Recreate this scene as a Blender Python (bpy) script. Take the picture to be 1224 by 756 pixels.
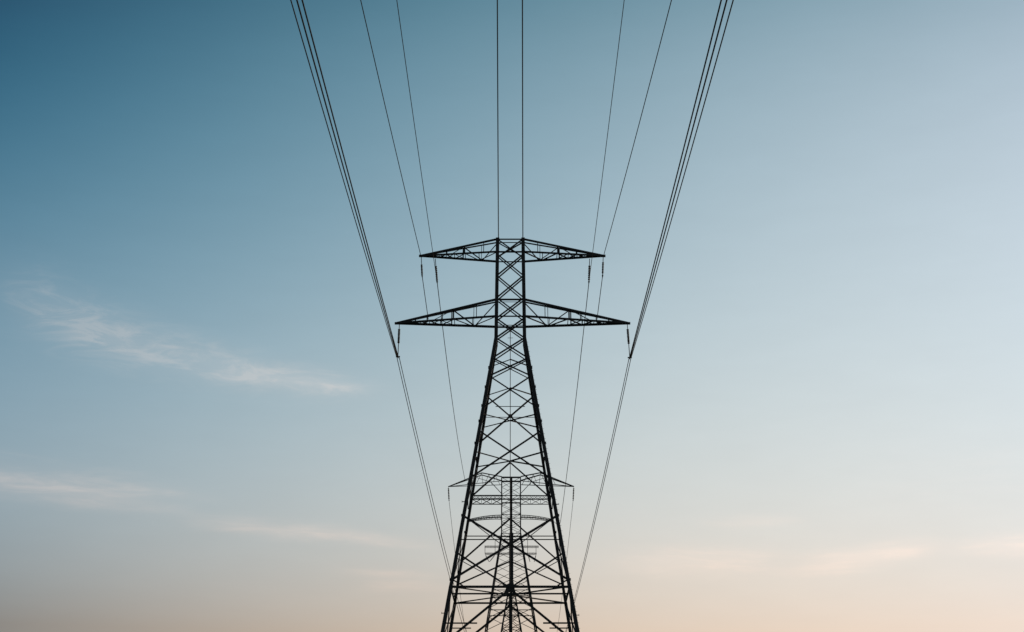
import bpy, bmesh, math, random
from mathutils import Vector, Matrix
random.seed(4)
S = bpy.context.scene
for o in list(bpy.data.objects): bpy.data.objects.remove(o)
C = S.collection
R = math.radians

# ------------------------------------------------------------------ camera
cam = bpy.data.cameras.new('camera'); cam_o = bpy.data.objects.new('camera', cam); C.objects.link(cam_o)
cam.sensor_width = 36.0; cam.lens = 1900.0/1224.0*36.0
cam.clip_start = 0.5; cam.clip_end = 20000
cam_o.location = (0, 0, 1.6); cam_o.rotation_euler = (R(90+18.1), 0, 0)
S.camera = cam_o
S.view_settings.view_transform = 'Standard'; S.view_settings.look = 'None'
S.view_settings.gamma = 1; S.view_settings.exposure = 0
S.view_settings.use_curve_mapping = False

# ------------------------------------------------------------------ sky
SUN_EL, SUN_AZ = R(3.0), R(62)          # low sun, beyond the right edge of the frame
W = bpy.data.worlds.new('World'); S.world = W; W.use_nodes = True
nt = W.node_tree; N = nt.nodes; L = nt.links
for n in list(N): N.remove(n)
def M(op, a, b=None, c=None, clamp=False):
    n = N.new('ShaderNodeMath'); n.operation = op; n.use_clamp = clamp
    for i, v in enumerate((a, b, c)):
        if v is None: continue
        if isinstance(v, (int, float)): n.inputs[i].default_value = v
        else: L.new(v, n.inputs[i])
    return n.outputs[0]
def VM(op, a, b=None, scale=None):
    n = N.new('ShaderNodeVectorMath'); n.operation = op
    for i, v in enumerate((a, b)):
        if v is None: continue
        if isinstance(v, (tuple, list)): n.inputs[i].default_value = v
        else: L.new(v, n.inputs[i])
    if scale is not None:
        if isinstance(scale, (int, float)): n.inputs['Scale'].default_value = scale
        else: L.new(scale, n.inputs['Scale'])
    return n.outputs[0]
tc = N.new('ShaderNodeTexCoord')
sep = N.new('ShaderNodeSeparateXYZ'); L.new(tc.outputs['Generated'], sep.inputs[0])
dx, dy, dz = sep.outputs
a_ = M('DIVIDE', M('MINIMUM', M('MAXIMUM', dx, -.309), .309), .31)
e_ = M('DIVIDE', M('SUBTRACT', M('MINIMUM', M('MAXIMUM', dz, .119), .50), .31), .2)
a2, e2 = M('MULTIPLY', a_, a_), M('MULTIPLY', e_, e_)
TERMS = [None, a_, e_, a2, M('MULTIPLY', a_, e_), e2, M('MULTIPLY', a2, a_), M('MULTIPLY', a2, e_),
         M('MULTIPLY', a_, e2), M('MULTIPLY', e2, e_), M('MULTIPLY', e2, e2),
         M('MULTIPLY', a_, M('MULTIPLY', e2, e_)), M('MULTIPLY', a2, e2)]   # E3T
COEF = [[0.42792, 0.55354, 0.61821], [0.27069, 0.22914, 0.19337], [-0.34647, -0.26302, -0.18154], [-0.01993, -0.02506, -0.00575], [0.01931, 0.0377, 0.06326], [0.04475, -0.0588, -0.139], [-0.03074, -0.01, 0.00805], [0.07478, 0.0184, -0.01171], [-0.01479, 0.00148, 0.0073], [0.03515, 0.09786, 0.11714], [-0.06949, -0.10658, -0.11184], [-0.13975, -0.09037, -0.08305], [-0.02267, -0.01851, -0.01452]]
acc = None
for t, c in zip(TERMS, COEF):
    if t is None:
        n = N.new('ShaderNodeCombineXYZ')
        for i in range(3): n.inputs[i].default_value = c[i]
        acc = n.outputs[0]
    else:
        acc = VM('ADD', acc, VM('SCALE', tuple(c), scale=t))
acc = VM('MAXIMUM', acc, (.02, .05, .08))
# the physical sky adds its own soft tint on top of the dusk colours
sky = N.new('ShaderNodeTexSky'); sky.sky_type = 'NISHITA'; sky.sun_disc = False
sky.sun_elevation = SUN_EL; sky.sun_rotation = SUN_AZ
SKYMIX = 0.10
nis = VM('SCALE', sky.outputs[0], scale=0.11)
base = VM('ADD', VM('SCALE', acc, scale=1-SKYMIX), VM('SCALE', nis, scale=SKYMIX))
# direction in degrees: azimuth (right positive) and elevation
az = M('MULTIPLY', M('ARCTAN2', dx, dy), 57.29578)
el = M('MULTIPLY', M('ARCSINE', dz), 57.29578)
comb = N.new('ShaderNodeCombineXYZ'); L.new(az, comb.inputs[0]); L.new(el, comb.inputs[1])
def noise(sx, sy, rot, scale, detail, off=0, rough=.6, dist=0):
    mp = N.new('ShaderNodeMapping'); L.new(comb.outputs[0], mp.inputs[0])
    mp.inputs['Rotation'].default_value = (0, 0, R(rot)); mp.inputs['Scale'].default_value = (sx, sy, 1)
    mp.inputs['Location'].default_value = (off, off*.37, 0)
    n = N.new('ShaderNodeTexNoise'); L.new(mp.outputs[0], n.inputs['Vector'])
    n.inputs['Scale'].default_value = scale; n.inputs['Detail'].default_value = detail
    n.inputs['Roughness'].default_value = rough; n.inputs['Distortion'].default_value = dist
    return n.outputs[0]
fib_a = noise(.45, 1.9, 22, 1.0, 11, 3.1, .65, .8)      # fibres running down to the right
fib_b = noise(.22, 1.8, 4, 1.0, 11, 7.7, .64, .5)        # nearly level fibres
soft = noise(.35, .8, 5, .8, 4, 1.3)
def sm(x, lo, hi):
    n = N.new('ShaderNodeMapRange'); n.interpolation_type = 'SMOOTHSTEP'; L.new(x, n.inputs[0])
    n.inputs[1].default_value = lo; n.inputs[2].default_value = hi
    n.inputs[3].default_value = 0; n.inputs[4].default_value = 1
    return n.outputs[0]
wob = M('MULTIPLY', M('SUBTRACT', soft, .5), 1.0)
def wisp(a0, a1, p, w0, w1, strength, fib, lo=.42, hi=.7, fade=.25, wobble=1.0, floor=.25):
    """p: centre elevation = p0 + p1*u + p2*u^2 + p3*u^3 with u = 0..1 along the azimuth span a0..a1"""
    u = M('DIVIDE', M('SUBTRACT', az, a0), a1-a0)
    c = M('MULTIPLY_ADD', M('MULTIPLY_ADD', M('MULTIPLY_ADD', u, p[3], p[2]), u, p[1]), u, p[0])
    w = M('MAXIMUM', M('MULTIPLY_ADD', u, w1-w0, w0), .05)
    d = M('DIVIDE', M('ADD', M('SUBTRACT', el, c), M('MULTIPLY', wob, wobble)), w)
    g = M('EXPONENT', M('MULTIPLY', M('MULTIPLY', d, d), -1.0))
    win = M('MULTIPLY', sm(u, -fade*.3, fade), sm(u, 1+fade*.2, 1-fade))
    f = M('ADD', M('MULTIPLY', sm(fib, lo, hi), 1-floor), floor)
    return M('MULTIPLY', M('MULTIPLY', M('MULTIPLY', g, win), f), strength)
wsum = None
for args in [
    dict(a0=-19.2, a1=-4.6, p=(18.25, -4.9, 1.7, .35), w0=1.15, w1=.30, strength=.68, fib=fib_a, fade=.2, floor=.32, wobble=.3),
    dict(a0=-16.6, a1=-13.2, p=(17.3, -1.1, 0, 0), w0=.5, w1=.45, strength=.5, fib=fib_a, fade=.5, wobble=.6),
    dict(a0=-11, a1=-5.0, p=(15.75, -.4, .1, 0), w0=.25, w1=.16, strength=.4, fib=fib_b, fade=.4, wobble=.4),
    dict(a0=-24, a1=-11.6, p=(11.75, -.2, -.55, 0), w0=.62, w1=.34, strength=.75, fib=fib_b, fade=.3, wobble=.5, floor=.4),
    dict(a0=-15.5, a1=-10.4, p=(11.75, -.4, 0, 0), w0=.15, w1=.15, strength=.35, fib=fib_b, fade=.4, wobble=.3),
    dict(a0=-11.8, a1=-2.6, p=(10.6, -.75, .1, 0), w0=.27, w1=.2, strength=.55, fib=fib_b, fade=.3, wobble=.5, floor=.4),
    dict(a0=-6.5, a1=-2.4, p=(8.95, -.15, 0, 0), w0=.16, w1=.14, strength=.22, fib=fib_b, fade=.4, wobble=.2, floor=.4),
    dict(a0=-24, a1=-11, p=(12.6, -.5, -.5, 0), w0=.5, w1=.25, strength=.22, fib=fib_b, fade=.35, wobble=.3),
    dict(a0=-5.8, a1=-2.0, p=(8.42, -.1, 0, 0), w0=.22, w1=.2, strength=.34, fib=fib_b, fade=.4, wobble=.3),
    dict(a0=3.4, a1=10.2, p=(9.2, .1, 0, 0), w0=.55, w1=.45, strength=.42, fib=fib_b, fade=.4, wobble=.6, floor=.4),
    dict(a0=9.8, a1=15.4, p=(8.95, .55, 0, 0), w0=.38, w1=.30, strength=.55, fib=fib_b, fade=.4, wobble=.5, floor=.45),
    dict(a0=6.6, a1=10.8, p=(10.65, 0, 0, 0), w0=.22, w1=.2, strength=.18, fib=fib_b, fade=.45, wobble=.3, floor=.5),
    dict(a0=15.2, a1=24, p=(9.45, .1, 0, 0), w0=.25, w1=.5, strength=.55, fib=fib_b, fade=.3, wobble=.4, floor=.4),
    dict(a0=12, a1=24, p=(11.9, -.3, 0, 0), w0=1.2, w1=1.2, strength=.07, fib=fib_b, fade=.3),
]:
    m = wisp(**args); wsum = m if wsum is None else M('ADD', wsum, m)
wsum = M('MINIMUM', wsum, .6)
# cloud colour: a little lighter and pinker than the air around it
cloud = VM('ADD', VM('MULTIPLY', base, (1.24, 1.03, .94)), (.19, .14, .12))
mixc = N.new('ShaderNodeMix'); mixc.data_type = 'RGBA'
L.new(wsum, mixc.inputs[0]); L.new(base, mixc.inputs[6]); L.new(cloud, mixc.inputs[7])
mott = M('ADD', M('MULTIPLY', M('SUBTRACT', noise(.25, .9, 3, 1.2, 6, 5.5), .5), .06), 1.0)
fin = VM('SCALE', mixc.outputs[2], scale=mott)
# below the horizon the world is dim ground bounce
up = sm(dz, -.05, .02)
fin = VM('SCALE', fin, scale=M('ADD', M('MULTIPLY', up, .85), .15))
bg = N.new('ShaderNodeBackground'); L.new(fin, bg.inputs[0]); bg.inputs[1].default_value = 1.0
out = N.new('ShaderNodeOutputWorld'); L.new(bg.outputs[0], out.inputs[0])

# ------------------------------------------------------------------ sun
sl = bpy.data.lights.new('sun', 'SUN'); sl.energy = 2.0; sl.angle = R(.6); sl.color = (1, .72, .5)
so = bpy.data.objects.new('sun', sl); C.objects.link(so)
sd = Vector((math.sin(SUN_AZ)*math.cos(SUN_EL), math.cos(SUN_AZ)*math.cos(SUN_EL), math.sin(SUN_EL)))
so.rotation_euler = sd.to_track_quat('Z', 'Y').to_euler(); so.location = (200, 100, 80)

# ------------------------------------------------------------------ materials
def mat(name, col, rough=.7, metal=0, var=.3, scale=3.0, col2=None, bump=0):
    m = bpy.data.materials.new(name); m.use_nodes = True; t = m.node_tree
    b = t.nodes['Principled BSDF']; b.inputs['Roughness'].default_value = rough
    b.inputs['Metallic'].default_value = metal; b.inputs['Specular IOR Level'].default_value = .25
    tcn = t.nodes.new('ShaderNodeTexCoord'); no = t.nodes.new('ShaderNodeTexNoise')
    no.inputs['Scale'].default_value = scale; no.inputs['Detail'].default_value = 6
    t.links.new(tcn.outputs['Object'], no.inputs['Vector'])
    r = t.nodes.new('ShaderNodeValToRGB'); t.links.new(no.outputs[0], r.inputs[0])
    c2 = col2 or tuple(min(1, c*(1+var)) for c in col); c1 = tuple(c*(1-var) for c in col)
    r.color_ramp.elements[0].position = .3; r.color_ramp.elements[0].color = (*c1, 1)
    r.color_ramp.elements[1].position = .7; r.color_ramp.elements[1].color = (*c2, 1)
    t.links.new(r.outputs[0], b.inputs['Base Color'])
    if bump:
        bp = t.nodes.new('ShaderNodeBump'); bp.inputs['Strength'].default_value = bump
        t.links.new(no.outputs[0], bp.inputs['Height']); t.links.new(bp.outputs[0], b.inputs['Normal'])
    return m
STEEL = mat('silhouette_steel', (.010, .010, .011), .75, 0, .4, 1.5)  # backlit silhouette put into the base colour, far darker than galvanised steel
STEEL2 = mat('far_silhouette_steel', (.013, .013, .014), .75, 0, .4, 1.5)  # far towers: backlit darkness also in the base colour, a touch lighter
WIRE = mat('silhouette_cable', (.014, .015, .017), .8, 0, .2, 4)  # cable colour carries the against-the-sky darkness too
GLASSY = mat('brown_glazed_porcelain', (.016, .011, .009), .5, 0, .3, 6)
CONC = mat('concrete', (.30, .29, .27), .9, 0, .25, 2.5, bump=.3)
GRASS = mat('meadow_grass', (.035, .055, .018), .95, 0, .4, .15, col2=(.075, .085, .03), bump=.4)

# ------------------------------------------------------------------ mesh helpers
class MB:
    def __init__(s): s.v = []; s.f = []
    def bar(s, a, b, w, kind='L', up=None):
        """straight steel member from a to b; kind L = angle iron, B = box, T = round tube"""
        a, b = Vector(a), Vector(b); d = b-a
        if d.length < 1e-4: return
        d.normalize()
        u = Vector(up) if up else (Vector((0, 0, 1)) if abs(d.z) < .85 else Vector((0, -1, 0)))
        x = d.cross(u).normalized(); y = x.cross(d).normalized(); h = w/2
        if kind == 'L':
            t = w*.16
            prof = [(-h, -h), (h, -h), (h, -h+t), (-h+t, -h+t), (-h+t, h), (-h, h)]
        elif kind == 'B': prof = [(-h, -h), (h, -h), (h, h), (-h, h)]
        else: prof = [(h*math.cos(k*math.pi/4), h*math.sin(k*math.pi/4)) for k in range(8)]
        n = len(prof); o = len(s.v)
        for p in (a, b):
            for q in prof: s.v.append(tuple(p+x*q[0]+y*q[1]))
        for i in range(n): s.f.append((o+i, o+(i+1) % n, o+n+(i+1) % n, o+n+i))
        if kind == 'L':
            s.f += [(o+3, o+2, o+1, o), (o+5, o+4, o+3, o), (o+n, o+n+1, o+n+2, o+n+3), (o+n, o+n+3, o+n+4, o+n+5)]
        else:
            s.f += [tuple(reversed(range(o, o+n))), tuple(range(o+n, o+2*n))]
    def plate(s, c, sx, sy, sz):
        x, y, z = c; o = len(s.v)
        for k in (-1, 1):
            for p in ((-1, -1), (1, -1), (1, 1), (-1, 1)): s.v.append((x+p[0]*sx/2, y+p[1]*sy/2, z+k*sz/2))
        s.f += [(o+3, o+2, o+1, o), (o+4, o+5, o+6, o+7)]
        for i in range(4): s.f.append((o+i, o+(i+1) % 4, o+4+(i+1) % 4, o+4+i))
    def lathe(s, a, b, prof, seg=12):
        """prof: (t along a-b in metres, radius)"""
        a, b = Vector(a), Vector(b); d = (b-a).normalized()
        x = d.orthogonal().normalized(); y = d.cross(x); o = len(s.v)
        for t, r in prof:
            for k in range(seg):
                an = 2*math.pi*k/seg; s.v.append(tuple(a+d*t+x*(r*math.cos(an))+y*(r*math.sin(an))))
        m = len(prof)
        for j in range(m-1):
            for k in range(seg): s.f.append((o+j*seg+k, o+j*seg+(k+1) % seg, o+(j+1)*seg+(k+1) % seg, o+(j+1)*seg+k))
        s.f += [tuple(reversed(range(o, o+seg))), tuple(range(o+(m-1)*seg, o+m*seg))]
    def path(s, pts, r, seg=6):
        o = len(s.v); m = len(pts)
        for i, p in enumerate(pts):
            d = (Vector(pts[min(i+1, m-1)])-Vector(pts[max(i-1, 0)])).normalized()
            x = d.cross(Vector((0, 0, 1))).normalized(); y = x.cross(d)
            for k in range(seg):
                an = 2*math.pi*k/seg; s.v.append(tuple(Vector(p)+x*(r*math.cos(an))+y*(r*math.sin(an))))
        for j in range(m-1):
            for k in range(seg): s.f.append((o+j*seg+k, o+j*seg+(k+1) % seg, o+(j+1)*seg+(k+1) % seg, o+(j+1)*seg+k))
        s.f += [tuple(reversed(range(o, o+seg))), tuple(range(o+(m-1)*seg, o+m*seg))]
    def build(s, name, m, parent=None, label=None, kind=None):
        me = bpy.data.meshes.new(name); off = parent_loc(parent)
        me.from_pydata([(x-off.x, y-off.y, z-off.z) for x, y, z in s.v], [], s.f); me.update()
        me.materials.append(m)
        o = bpy.data.objects.new(name, me); C.objects.link(o)
        if parent: o.parent = parent
        if label: o['label'] = label
        if kind: o['kind'] = kind
        return o
def parent_loc(p):
    v = Vector((0, 0, 0))
    while p is not None: v = v+Vector(p.location); p = p.parent
    return v
def thing(name, loc, label, cat, group=None):
    o = bpy.data.objects.new(name, None); C.objects.link(o); o.location = loc
    o['label'] = label; o['category'] = cat
    if group: o['group'] = group
    return o
def tag(o, label, cat, group=None):
    o['label'] = label; o['category'] = cat
    if group: o['group'] = group
    return o

# ------------------------------------------------------------------ ground
def gz(x, y):
    def ss(a, b, t):
        t = max(0, min(1, (t-a)/(b-a))); return t*t*(3-2*t)
    return 4.0*ss(150, 225, y)+12.0*ss(262, 345, y) - .002*0
g = MB()
xs = [-6000, -2500, -1000, -500, -250, -120, -60, -30, -15, 0, 15, 30, 60, 120, 250, 500, 1000, 2500, 6000]
ys = [-6000, -2000, -800, -300, -100, -40, 0, 20, 40, 60, 80, 100, 110, 118, 125, 132, 140] + list(range(150, 356, 6)) + [380, 420, 500, 700, 1200, 2500, 5000, 9000]
for y in ys:
    for x in xs:
        g.v.append((x, y, gz(x, y)+(random.uniform(-.06, .06) if abs(x) < 300 and 0 < y < 500 else 0)))
nx = len(xs)
for j in range(len(ys)-1):
    for i in range(nx-1): g.f.append((j*nx+i, j*nx+i+1, (j+1)*nx+i+1, (j+1)*nx+i))
gr = g.build('ground', GRASS); gr['kind'] = 'structure'
for p in gr.data.polygons: p.use_smooth = True

# ================================================================== nearest tower
XC = -.14                                   # line centre
YA = 125.0
def hw1(z): return 1.6283-.01163*z if z > 40.22 else 7.6013-.16013*z
class Tower:
    """square lattice body: face points are addressed by u (-1..1 across) and height z"""
    def __init__(s, root, yc, hw, xc=XC): s.r = root; s.y = yc; s.hw = hw; s.x = xc
    def P(s, face, u, z):
        h = s.hw(z)
        return {'N': (s.x+u*h, s.y-h, z), 'F': (s.x+u*h, s.y+h, z),
                'L': (s.x-h, s.y+u*h, z), 'R': (s.x+h, s.y+u*h, z)}[face]
    def X(s, face, z1, z2, w, name='cross_brace'):
        m = MB()
        m.bar(s.P(face, -1, z1), s.P(face, 1, z2), w)
        m.bar(s.P(face, 1, z1), s.P(face, -1, z2), w)
        return m.build(name, STEEL, s.r)
    def V(s, face, zc, zl, w, name='knee_brace'):
        """pair of braces from the face centre at zc to both legs at zl"""
        m = MB()
        for k in (-1, 1): m.bar(s.P(face, 0, zc), s.P(face, k, zl), w)
        return m.build(name, STEEL, s.r)
    def H(s, face, z, w, name='horizontal_strut'):
        m = MB(); m.bar(s.P(face, -1, z), s.P(face, 1, z), w); return m.build(name, STEEL, s.r)

t1 = thing('transmission_tower', (XC, YA, 0),
           'tallest and nearest black lattice tower, with two long pairs of tapered crossarms', 'pylon', 'pylons of the power line')
T = Tower(t1, YA, hw1)
TOP = 48.95
for sx in (-1, 1):
    for sy in (-1, 1):
        lw1, lw2 = (.27, .29) if sy < 0 else (.22, .25)
        m = MB(); f = 'N' if sy < 0 else 'F'
        top = TOP if sy < 0 else 49.42
        m.bar(T.P(f, sx, 40.22), T.P(f, sx, top), lw1*1.06, 'B')
        m.bar(T.P(f, sx, 19.5), T.P(f, sx, 40.26), lw1, 'B')
        m.bar(T.P(f, sx, .3), T.P(f, sx, 19.52), lw2, 'B')
        # flange splices stand slightly proud of the leg
        for z in (37.56, 35.86, 34.24, 32.92, 31.05, 25.1, 20.03, 12.0, 6.0):
            p = T.P(f, sx, z); m.plate((p[0]+sx*.04, p[1], p[2]), lw1+.05, lw1+.05, .16)
        leg = m.build('leg', STEEL, t1)
        ft = MB(); p = T.P(f, sx, 0); ft.plate((p[0], p[1], .12), 1.3, 1.3, .5); ft.build('footing', CONC, leg)

# --- front face
for z1, z2, w in [(48.86, 47.2, .11), (47.52, 45.63, .11), (45.63, 43.68, .11), (43.68, 41.9, .11), (41.9, 40.21, .12),
                  (40.21, 38.41, .12), (38.41, 36.83, .12), (36.83, 34.10, .11), (32.10, 28.18, .13), (25.05, 20.03, .17)]:
    T.X('N', z1, z2, w)
for z1, z2, w in [(49.36, 48.08, .10), (48.08, 46.14, .10), (46.14, 44.18, .10), (44.18, 42.39, .10), (42.39, 40.71, .10),
                  (40.71, 39.03, .09), (39.03, 37.52, .08), (36.01, 32.39, .12)]:
    T.X('F', z1, z2, w)
T.V('N', 19.38, 22.12, .13)                # shallow pair rising from the big gusset
T.V('N', 19.30, 14.94, .18)                # main K brace below the gusset
T.V('F', 19.30, 15.3, .16)
T.V('F', 30.70, 28.0, .12)
T.V('F', 26.19, 22.79, .12)
T.V('F', 22.79, 20.94, .11)
for f, z, w in [('N', 48.86, .12), ('F', 49.36, .08), ('N', 47.74, .15), ('F', 47.64, .10), ('N', 43.54, .16), ('F', 44.07, .05),
                ('N', 42.08, .12), ('F', 41.88, .16), ('N', 41.3, .06), ('F', 34.37, .05), ('F', 24.79, .08),
                ('N', 23.17, .08), ('N', 19.48, .19), ('F', 19.49, .15)]:
    T.H(f, z, w)
# short struts between the crossing points
def zz(f, u1, z1, u2, z2, w, name='strut'):
    m = MB(); m.bar(T.P(f, u1, z1), T.P(f, u2, z2), w); return m.build(name, STEEL, t1)
zz('F', -.62, 35.25, .62, 35.25, .06)
for k in (-1, 1):
    zz('N', k*.995, 20.03, k*.80, 19.56, .10, 'redundant_brace')
    zz('N', k, 16.7, k*.50, 16.7, .11, 'redundant_brace')
    zz('F', k, 17.52, k*.66, 17.52, .09, 'redundant_brace')
    zz('N', k*.99, 21.7, k*.47, 20.55, .06, 'redundant_brace')
    zz('N', k*.97, 25.0, k*.10, 22.55, .06, 'redundant_brace')
    zz('N', k, 26.9, k*.93, 25.6, .07, 'redundant_brace')

# --- plan diaphragms: corner to corner diagonals lying level
def diaphragm(z, w, zc=None, ring=0, near=True, far=True):
    m = MB(); zc = z if zc is None else zc; c = (XC, YA, zc)
    for k in (-1, 1):
        if near: m.bar(T.P('N', k, z), c, w)
        if far: m.bar(T.P('F', k, z), c, w)
    if ring:
        for f in 'LR': m.bar(T.P(f, -1, z), T.P(f, 1, z), ring)
    return m.build('diaphragm', STEEL, t1)
diaphragm(33.55, .085, ring=.08)
diaphragm(30.35, .10, zc=30.2, ring=.08)
diaphragm(36.2, .08, zc=36.3, ring=0, near=False)
diaphragm(38.6, .08, zc=38.72, ring=.05, near=False)
diaphragm(19.49, .10, ring=.12)
m = MB(); m.bar((XC-hw1(19.6), YA, 19.6), (XC+hw1(19.6), YA, 19.6), .13); m.build('horizontal_strut', STEEL, t1)
# --- side faces
for f in 'LR':
    for z1, z2 in [(48.86, 46.3), (46.3, 43.6), (43.6, 42.0), (42.0, 40.2), (40.2, 38.4), (38.4, 36.2), (36.2, 33.55)]:
        T.X(f, z1, z2, .07)
    T.X(f, 33.55, 30.35, .055); T.X(f, 30.35, 25.05, .06); T.X(f, 25.05, 19.49, .07)
    for z in (47.7, 42.0): T.H(f, z, .12)
# --- below the frame, down to the footings
for f in 'NFLR':
    T.X(f, 14.9, 8.4, .15); T.H(f, 8.4, .14); T.X(f, 8.4, .6, .16)
    if f in 'LR': T.X(f, 19.49, 14.9, .09)
# --- big gusset cluster at the diaphragm centre
m = MB()
for f, z in (('N', 19.42), ('F', 19.45)):
    if f == 'F': m.build('gusset_plate', STEEL, t1); m = MB()
    p = T.P(f, 0, z); y = p[1]; o = len(m.v); pts = [(-.54, .16), (-.18, .26), (0, .36), (.18, .26), (.54, .16), (.32, -.06), (.44, -.42), (.12, -.36), (-.12, -.36), (-.44, -.42), (-.32, -.06)][::-1]
    if f == 'F': pts = [(a*.45, b*.5) for a, b in pts]
    for q in (-.03, .03):
        for a, b in pts: m.v.append((p[0]+a, y+q, z+b))
    n = len(pts); m.f += [tuple(range(o, o+n)), tuple(reversed(range(o+n, o+2*n)))]
    for i in range(n): m.f.append((o+i, o+n+i, o+n+(i+1) % n, o+(i+1) % n))
m.build('gusset_plate', STEEL, t1)
def xz(z1, z2):                            # height at which the two braces of a panel cross
    a, b = hw1(z1), hw1(z2); return z1+(z2-z1)*a/(a+b)
for (z1, z2), r in [((41.9, 40.21), .34), ((40.21, 38.41), .2), ((38.41, 36.83), .2), ((36.83, 34.1), .22), ((32.1, 28.18), .2), ((25.05, 20.03), .4)]:
    z = xz(z1, z2); m = MB(); m.plate((XC, YA-hw1(z)-.02, z), r*1.0, .03, r*.8); m.build('gusset_plate', STEEL, t1)
z = xz(36.01, 32.39); m = MB(); m.plate((XC, YA+hw1(z)-.03, z), .36, .03, .34); m.build('gusset_plate', STEEL, t1)
# --- thin vertical tie up the middle, heavier below the main diaphragm
m = MB(); m.bar((XC, YA-.02, 19.6), (XC, YA-.02, 41.4), .055, 'T'); m.build('vertical_tie', STEEL, t1)
m = MB(); m.bar((XC, YA-.02, .3), (XC, YA-.02, 19.6), .20, 'B'); m.build('vertical_tie', STEEL, t1)
m = MB(); m.bar((XC-.22, YA-.02, 40.55), (XC+.22, YA-.02, 40.55), .04, 'T'); m.build('tie_bracket', STEEL, t1)
# --- climbing pegs on the outer corners
for i in range(72):
    z = 10+i*.42; p = T.P('N', 1, z); m = MB(); m.bar(p, (p[0]+.24, p[1], z), .022, 'T'); m.build('climbing_peg', STEEL, t1)
for k, z in ((-1, 26.2), (1, 26.0), (-1, 17.45), (1, 17.3)):
    m = MB(); p = T.P('N', k, z); m.bar(p, (p[0]+k*.34, p[1], z), .05, 'B')
    m.bar((p[0]+k*.33, p[1], z-.07), (p[0]+k*.33, p[1], z+.09), .03, 'B'); m.build('guard_bracket', STEEL, t1)

# --- cross arms
def cross_arm(k, xt, zt, zn, zfar, zbn, zbf, hang, diag, wtop=.14, wbot=.15):
    tip = Vector((xt, YA, zt)); h = hw1(zt)
    rn, rf = Vector(T.P('N', k, zn)), Vector(T.P('F', k, zfar))
    bn, bf = Vector(T.P('N', k, zbn)), Vector(T.P('F', k, zbf))
    m = MB()
    m.bar(tip, rn, wtop*.88, 'B'); m.bar(tip+Vector((0, .04, 0)), rf, wtop*.6, 'B')
    a = m.build('cross_arm', STEEL, t1)
    m = MB(); m.bar(tip, bn, wbot*.85, 'B'); m.bar(tip+Vector((0, .05, 0)), bf, wbot, 'B')
    m.plate(tip+Vector((0, 0, -.02)), .34, .22, .16); m.build('bottom_chord', STEEL, a)
    L_ = lambda p, t: tip.lerp(p, t)
    m = MB()
    def one(name, p, q, w):
        m = MB(); m.bar(p, q, w); m.build(name, STEEL, a)
    for t, w in hang:                       # hangers top chord - bottom chord, near and far trusses
        one('hanger', L_(rn, t), L_(bn, t), w); one('hanger', L_(rf, t*.96), L_(bf, t*.96), w*.8)
    for fc, t0, t1_, w in diag:             # truss diagonals: from the bottom chord at t0 to the top chord at t1
        r_, b_ = (rn, bn) if fc == 'n' else (rf, bf)
        one('truss_diagonal', L_(b_, t0), L_(r_, t1_), w)
    m = MB()
    m = MB()                                # plan bracing of the underside
    tt = [.14, .24, .33, .44, .58, .76, 1.0]
    for i in range(len(tt)-1):
        p, q = (bn, bf) if i % 2 == 0 else (bf, bn)
        m.bar(L_(p, tt[i]), L_(q, tt[i+1]), .085)
        if i in (1, 2, 3): m.bar(L_(q, tt[i]), L_(p, tt[i+1]), .06)
        m.bar(L_(bn, tt[i]), L_(bf, tt[i]), .06)
    m.build('plan_brace', STEEL, a)
    return a
for k, xt in ((-1, -7.62), (1, 7.66)):
    cross_arm(k, xt, 47.77, 48.86, 49.36, 47.74, 47.64, [(.17, .06), (.34, .09), (.57, .13), (.82, .06)], [('f', .80, 1.0, .08), ('f', .80, .57, .08), ('n', .40, .57, .06)], .16, .15)
for k, xt in ((-1, -9.52), (1, 9.60)):
    cross_arm(k, xt, 41.84, 43.54, 44.07, 42.08, 41.88, [(.19, .07), (.31, .06), (.46, .07), (.57, .12), (.80, .06)], [('f', .78, 1.0, .09), ('f', .78, .57, .09), ('n', .36, .57, .06)], .18, .17)

# ================================================================== second tower
YB = 240.0
def hw2(z): return 1.44 if z > 45 else 1.44+.157*(45-z)
t2 = thing('transmission_tower', (XC, YB, 4), 'middle lattice tower seen through the front tower, its curved arm tips showing beside the legs', 'pylon', 'pylons of the power line')
U = Tower(t2, YB, hw2)
for sx in (-1, 1):
    for sy in (-1, 1):
        m = MB(); f = 'N' if sy < 0 else 'F'
        m.bar(U.P(f, sx, 45), U.P(f, sx, 53.7), .16, 'B'); m.bar(U.P(f, sx, 4.2), U.P(f, sx, 45.05), .20, 'B')
        leg = m.build('leg', STEEL2, t2)
        ft = MB(); p = U.P(f, sx, 4); ft.plate((p[0], p[1], 4.1), 1.3, 1.3, .6); ft.build('footing', CONC, leg)
zs = [53.6, 52.1, 50.6, 49.2, 47.9, 46.5, 45.0, 43.2, 41.2, 39.0, 36.6, 33.6, 30.2, 26, 20, 12.5, 4.6]
for i in range(len(zs)-1):
    w = .06 if zs[i] > 40 else .085
    for f, dz_ in (('N', 0), ('F', -.55), ('L', -.2), ('R', -.2)):
        a, b = zs[i]+(dz_ if i else 0), zs[i+1]+(dz_ if zs[i+1] > 5 else 0)
        m = MB(); m.bar(U.P(f, -1, a), U.P(f, 1, b), w); m.bar(U.P(f, 1, a), U.P(f, -1, b), w)
        m.build('cross_brace', STEEL2, t2)
for z, w in ((53.65, .26), (50.82, .14), (50.28, .2), (47.9, .1), (45, .08), (36.3, .12), (33.3, .13), (26, .12), (20, .12)):
    for f in 'NF':
        m = MB(); m.bar(U.P(f, -1, z), U.P(f, 1, z), w); m.build('horizontal_strut', STEEL2, t2)
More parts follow.
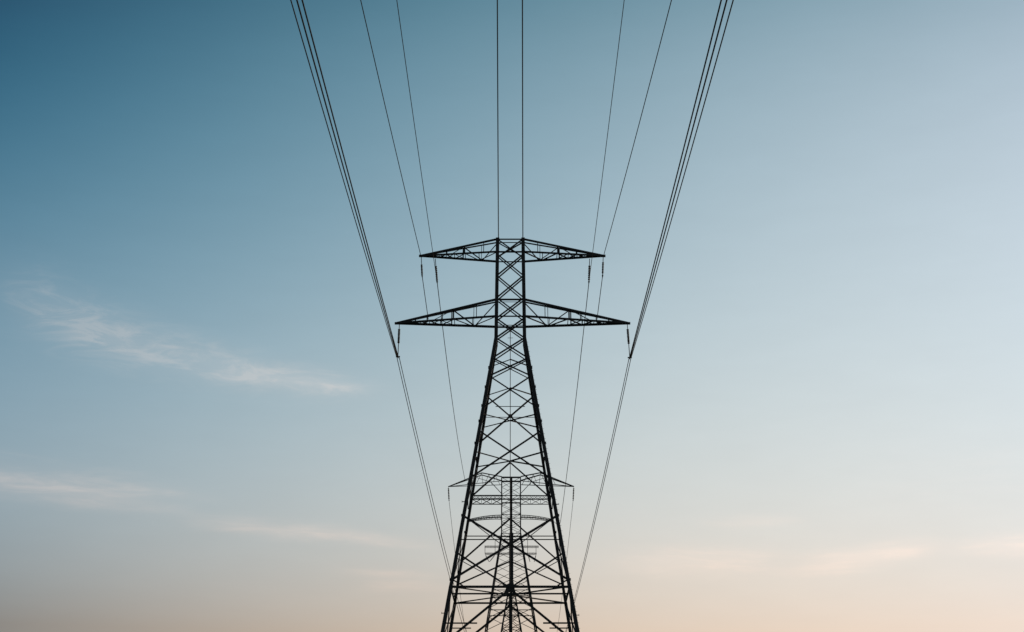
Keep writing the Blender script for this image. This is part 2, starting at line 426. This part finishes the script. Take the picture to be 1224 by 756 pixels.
m = MB(); m.bar((XC, YB, 44.9), (XC, YB, 53.8), .40, 'B'); m.bar((XC, YB, 36.6), (XC, YB, 44.95), .60, 'B'); m.bar((XC, YB, 4), (XC, YB, 36.65), .40, 'B'); m.build('central_column', STEEL2, t2)
def lattice(m, A, B, n, w, cross=True):
    """zig-zag (and rungs) between two lists of chord end points A=(a0,a1), B=(b0,b1)"""
    a0, a1, b0, b1 = map(Vector, (*A, *B))
    for i in range(n):
        p, q = i/n, (i+1)/n
        m.bar(a0.lerp(a1, p), b0.lerp(b1, q), w)
        if cross: m.bar(b0.lerp(b1, p), a0.lerp(a1, q), w)
        m.bar(a0.lerp(a1, q), b0.lerp(b1, q), w*.8)
for k in (-1, 1):
    tip = Vector((XC+k*9.65, YB, 52.5)); kn = [Vector((XC+k*4.5, YB+s*.75, 54.5)) for s in (-1, 1)]
    m = MB()
    for s, f in ((0, 'N'), (1, 'F')):
        m.bar(tip, kn[s], .15); m.bar(kn[s], U.P(f, k, 53.75), .16)
    arm = m.build('cross_arm', STEEL2, t2)
    m = MB()
    for f, z in (('N', 53.1), ('F', 53.1)): m.bar(tip, U.P(f, k, z), .10)
    m.build('bottom_chord', STEEL2, arm)
    m = MB()
    for t in (.35, .53, .7, .85):
        b = tip.lerp(Vector(U.P('N', k, 53.1)), t)
        q = kn[0] if t == .53 else (tip.lerp(kn[0], t/.53) if t < .53 else kn[0].lerp(Vector(U.P('N', k, 53.75)), (t-.53)/.47))
        m.bar(b, q, .06); m.bar(q, tip.lerp(Vector(U.P('F', k, 53.1)), min(1, t+.12)), .06)
    m.bar((XC+k*3.1, YB-1, 53.0), U.P('N', k, 51.1), .10); m.bar((XC+k*6.0, YB-.6, 54.0), (XC+k*3.1, YB-1, 53.0), .08)
    m.build('lacing', STEEL2, arm)
    # middle beam and lower arched beam
    m = MB(); E = 6.05
    n0, n1 = (XC+k*E, YB-1.35, 50.82), (XC+k*E, YB-1.35, 50.28); f1 = (XC+k*E, YB+1.35, 50.05)
    m.bar(U.P('N', k, 50.82), n0, .17); m.bar(n0, n1, .12); m.bar(U.P('N', k, 50.28), n1, .19)
    m.bar(n1, f1, .12); m.bar(U.P('F', k, 50.05), f1, .13)
    arm = m.build('cross_arm', STEEL2, t2)
    m = MB(); lattice(m, (U.P('N', k, 50.82), n0), (U.P('N', k, 50.28), n1), 7, .06); m.build('lacing', STEEL2, arm)
    m = MB(); lattice(m, (U.P('N', k, 50.28), n1), (U.P('F', k, 50.05), f1), 3, .08); m.build('lacing', STEEL2, arm)
    m = MB(); pts = []
    for i in range(7):
        t = i/6; pts.append((1.44+t*(6.4-1.44), 47.95-.62*t*t))
    for i in range(6):
        for dz2, w in ((0, .11), (-.36, .11)):
            th0, th1 = (1-.45*i/6), (1-.45*(i+1)/6)
            for s in (-1, 1):
                m.bar((XC+k*pts[i][0], YB+s*.7*th0, pts[i][1]+dz2*th0), (XC+k*pts[i+1][0], YB+s*.7*th1, pts[i+1][1]+dz2*th1), w)
    ex, ez = pts[-1]; th = .55
    for dz2 in (0, -.36*th): m.bar((XC+k*ex, YB-.7*th, ez+dz2), (XC+k*ex, YB+.7*th, ez+dz2), .09)
    for s in (-1, 1): m.bar((XC+k*ex, YB+s*.7*th, ez), (XC+k*ex, YB+s*.7*th, ez-.36*th), .09)
    arm = m.build('cross_arm', STEEL2, t2)
    m = MB()
    for i in range(6):
        th0, th1 = (1-.45*i/6), (1-.45*(i+1)/6)
        for s in (-1, 1):
            x0, z0 = pts[i]; x1, z1 = pts[i+1]; xm = (x0+x1)/2; zm = (z0+z1)/2
            m.bar((XC+k*x0, YB+s*.7*th0, z0-.36*th0), (XC+k*xm, YB+s*.7*th0, zm), .045)
            m.bar((XC+k*xm, YB+s*.7*th1, zm), (XC+k*x1, YB+s*.7*th1, z1-.36*th1), .045)
    m.build('lacing', STEEL2, arm)

# ================================================================== third tower
YD = 360.0
def hw3(z): return .33 if z > 56 else .33+.17*(56-z)
t3 = thing('transmission_tower', (XC, YD, 16), 'slender farthest lattice tower with two short level beams, dead centre behind the second tower', 'pylon', 'pylons of the power line')
V3 = Tower(t3, YD, hw3)
for sx in (-1, 1):
    for sy in (-1, 1):
        f = 'N' if sy < 0 else 'F'; m = MB()
        m.bar(V3.P(f, sx, 56), V3.P(f, sx, 67.2), .24, 'B'); m.bar(V3.P(f, sx, 16.1), V3.P(f, sx, 56.1), .28, 'B')
        m.build('leg', STEEL2, t3)
zs = [67, 66, 65, 64, 63, 62, 61, 60, 59, 58, 57, 56, 54.6, 53, 51, 48.6, 45.6, 42, 37, 31, 24, 16.4]
for i in range(len(zs)-1):
    m = MB()
    for f in 'NFLR':
        m.bar(V3.P(f, -1, zs[i]), V3.P(f, 1, zs[i+1]), .13); m.bar(V3.P(f, 1, zs[i]), V3.P(f, -1, zs[i+1]), .13)
        m.bar(V3.P(f, -1, zs[i+1]), V3.P(f, 1, zs[i+1]), .12)
    m.build('lattice_panel', STEEL2, t3)
for z, xl, xr in ((64.2, -6.1, 6.2), (62.6, -6.0, 5.7)):
    m = MB()
    for dz3 in (0, -.32):
        for s in (-.35, .35): m.bar((XC+xl, YD+s, z+dz3), (XC+xr, YD+s, z+dz3), .07)
    b = m.build('beam', STEEL2, t3)
    m = MB(); lattice(m, ((XC+xl, YD-.35, z), (XC+xr, YD-.35, z)), ((XC+xl, YD-.35, z-.32), (XC+xr, YD-.35, z-.32)), 16, .05); m.build('lacing', STEEL2, b)
for x in (-6.0, -3.7, 3.7, 5.6):
    m = MB(); m.bar((XC+x, YD, 64.2+(1.6 if abs(x) < 4 else 0)), (XC+x, YD, 62.4), .10); m.build('beam_post', STEEL2, t3)

# ================================================================== insulators
def shed_string(m, a, b, n, r):
    a, b = Vector(a), Vector(b); Lg = (b-a).length; prof = [(0, .03)]
    for i in range(n):
        t0 = Lg*(i+.1)/n; t1_ = Lg*(i+.9)/n; tm = (t0+t1_)/2
        prof += [(t0, .045), (t0+.25*(tm-t0), r), (tm, r*.92), (t1_-.02*(t1_-tm), .05)]
    prof.append((Lg, .03)); m.lathe(a, b, prof, 12)
def insulator(top, bot, s0, s1, n, r, label, group, clampw=.4, small=False):
    """top: arm end, bot: wire end, s0..s1: portion of the length that carries the sheds"""
    top, bot = Vector(top), Vector(bot)
    e = thing('insulator_string', top, label, 'insulator', group)
    m = MB(); shed_string(m, top.lerp(bot, s0), top.lerp(bot, s1), n, r); m.build('porcelain_sheds', GLASSY, e)
    m = MB(); m.bar(top, top.lerp(bot, s0), .06, 'T'); m.build('top_link', STEEL, e)
    m = MB(); m.bar(top.lerp(bot, s1), bot, .065, 'T'); m.build('bottom_link', STEEL, e)
    m = MB(); m.bar(bot+Vector((-clampw/2, 0, 0)), bot+Vector((clampw/2, 0, 0)), .09, 'B')
    m.bar(bot+Vector((0, -.28, -.03)), bot+Vector((0, .28, -.03)), .09, 'T'); m.build('wire_clamp', STEEL, e)
    return e
G = 'insulator strings hanging from the front tower'
insulator((-9.30, YA, 41.78), (-9.36, YA, 38.95), .16, .60, 11, .11, 'long dark insulator string hanging from the left tip of the lower, wider crossarm', G, .34)
insulator((9.52, YA, 41.78), (9.66, YA, 38.87), .16, .60, 11, .11, 'long dark insulator string hanging from the right tip of the lower, wider crossarm', G, .34)
insulator((-7.60, YA, 47.70), (-7.50, YA, 46.0), .42, .96, 7, .09, 'short insulator string hanging from the outermost left tip of the upper crossarm', G, .12)
insulator((7.64, YA, 47.70), (7.56, YA, 46.0), .30, .90, 7, .09, 'short insulator string hanging from the outermost right tip of the upper crossarm', G, .12)
insulator((-6.42, YA, 47.50), (-6.24, YA, 45.46), .32, .97, 8, .10, 'insulator string under the upper left crossarm, just inward of its tip', G, .14)
insulator((6.50, YA, 47.50), (6.41, YA, 45.46), .30, .95, 8, .10, 'insulator string under the upper right crossarm, just inward of its tip', G, .14)
G2 = 'insulator strings hanging from the second tower'
for k, w in ((-1, 'left'), (1, 'right')):
    insulator((XC+k*9.62, YB, 52.45), (XC+k*9.50, YB, 50.4), .10, .95, 7, .13, 'thin insulator string hanging from the %s arm tip of the second tower' % w, G2, .2)
G3 = 'insulator strings below the beams of the farthest tower'
for k, x0, x1 in ((-1, -5.9, -5.1), (-1, -3.7, -4.9), (1, 5.6, 5.2), (1, 3.8, 4.2)):
    w = 'left' if k < 0 else 'right'; io = 'outer' if abs(x0) > 5 else 'inner'
    insulator((XC+x0, YD, 62.2), (XC+x1, YD, 60.7), .1, .9, 7, .12, '%s slanting insulator string below the %s end of the farthest tower beam' % (io, w), G3, .2)

# ================================================================== wires
def wire(name, x0, z0, a, b, k, sgn, smax, r, label, y0=YA, cat='wire', group=None, bend=None, ds=3.0):
    pts = []; n = int(smax/ds)+1
    for i in range(n+1):
        s = smax*i/n; pts.append((x0+k*s, y0+sgn*s, z0-a*s+b*s*s))
    if bend: pts += bend
    # object origin at the attachment point
    e = bpy.data.objects.new('tmp', None); e.location = (x0, y0, z0)
    m = MB(); m.path(pts, r)
    me = bpy.data.meshes.new(name); me.from_pydata([(x-x0, y-y0, z-z0) for x, y, z in m.v], [], m.f); me.update(); me.materials.append(WIRE)
    for p in me.polygons: p.use_smooth = True
    o = bpy.data.objects.new(name, me); C.objects.link(o); o.location = (x0, y0, z0)
    bpy.data.objects.remove(e)
    return tag(o, label, cat, group)
GW = 'wires coming overhead towards the camera'
rb = .041
for x0, z0, a, k, w, which in [
    (-9.334, 38.918, .0000, -.01138, 'left', 'innermost wire, nearest the tower,'), (-9.403, 38.918, .0180, -.00939, 'left', 'middle wire'), (-9.472, 38.93, .0590, -.00066, 'left', 'outermost wire, farthest from the tower,'),
    (9.642, 38.846, -.0050, .0066, 'right', 'innermost wire, nearest the tower,'), (9.710, 38.846, .0265, .00132, 'right', 'middle wire'), (9.779, 38.86, .0835, -.01153, 'right', 'outermost wire, farthest from the tower,')]:
    rr = rb*.72 if 'outermost' in which else rb
    wire('power_wire', x0, z0, a, .00015, k, -1, 190, rr, '%s of the three-wire bundle on the far %s' % (which, w), group=GW)
wire('power_wire', -7.639, 47.765, .048, .00025, -.01827, -1, 190, .028, 'thin incoming wire ending at the left tip of the upper crossarm', group=GW)
wire('power_wire', 7.674, 47.765, .056, .00025, .02541, -1, 190, .028, 'thin incoming wire ending at the right tip of the upper crossarm', group=GW)
wire('power_wire', -6.239, 45.463, -.0155, .00025, -.00663, -1, 190, .023, 'thin wire between the left bundle and the tower top, reaching the inner left insulator', group=GW)
wire('power_wire', 6.413, 45.463, -.0965, .00025, .0096, -1, 190, .023, 'thin wire between the tower top and the right bundle, reaching the inner right insulator', group=GW)
wire('earth_wire', -1.139, 49.0, -.10, .00025, .00575, -1, 190, .040, 'dark upright wire rising from the top left corner of the tower head', group=GW)
wire('earth_wire', .914, 49.0, -.099, .00025, -.00712, -1, 190, .040, 'dark upright wire rising from the top right corner of the tower head', group=GW)
GO = 'wires running on beyond the front tower'
wire('power_wire', -9.45, 38.918, .173, .0004, .0373, 1, 235, .030, 'left wire of the thin pair sloping down from the lower left insulator', group=GO)
wire('power_wire', -9.26, 38.918, .178, .0004, .0400, 1, 235, .030, 'right wire of the thin pair sloping down from the lower left insulator', group=GO)
wire('power_wire', 9.607, 38.846, .146, .0004, -.02238, 1, 235, .030, 'left wire of the thin pair sloping down from the lower right insulator', group=GO)
wire('power_wire', 9.76, 38.846, .134, .0004, -.0192, 1, 235, .030, 'right wire of the thin pair sloping down from the lower right insulator', group=GO)
wire('power_wire', -6.239, 45.463, -.023, .0004, -.00837, 1, 115, .032, 'thin wire falling from the inner left insulator to the second tower', group=GO)
wire('power_wire', 6.413, 45.463, .0845, .0004, .0003, 1, 84, .032, 'thin wire falling from the inner right insulator towards the second tower', group=GO,
     bend=[(6.42, 214, 41.6), (6.35, 220, 42.8), (6.3, 228, 44.6), (6.26, 240, 47.2)])
# short down leads between the upper and lower crossarms
wire('down_lead', -7.50, 46.0, .44, .0, .06, 1, 5.0, .03, 'short lead from the outer left insulator down to the lower left crossarm', group=GO, ds=1)
wire('down_lead', 7.56, 46.0, .44, .0, -.05, 1, 5.0, .03, 'short lead from the outer right insulator down to the lower right crossarm', group=GO, ds=1)
wire('power_wire', XC-9.5, 50.4, .129, .0004, 0.000, 1, 120, .03, 'faint wire falling from the left arm tip of the second tower', y0=YB, group=GO)
wire('power_wire', XC+9.5, 50.4, .129, .0004, 0.000, 1, 120, .03, 'faint wire falling from the right arm tip of the second tower', y0=YB, group=GO)
S.render.film_transparent = False
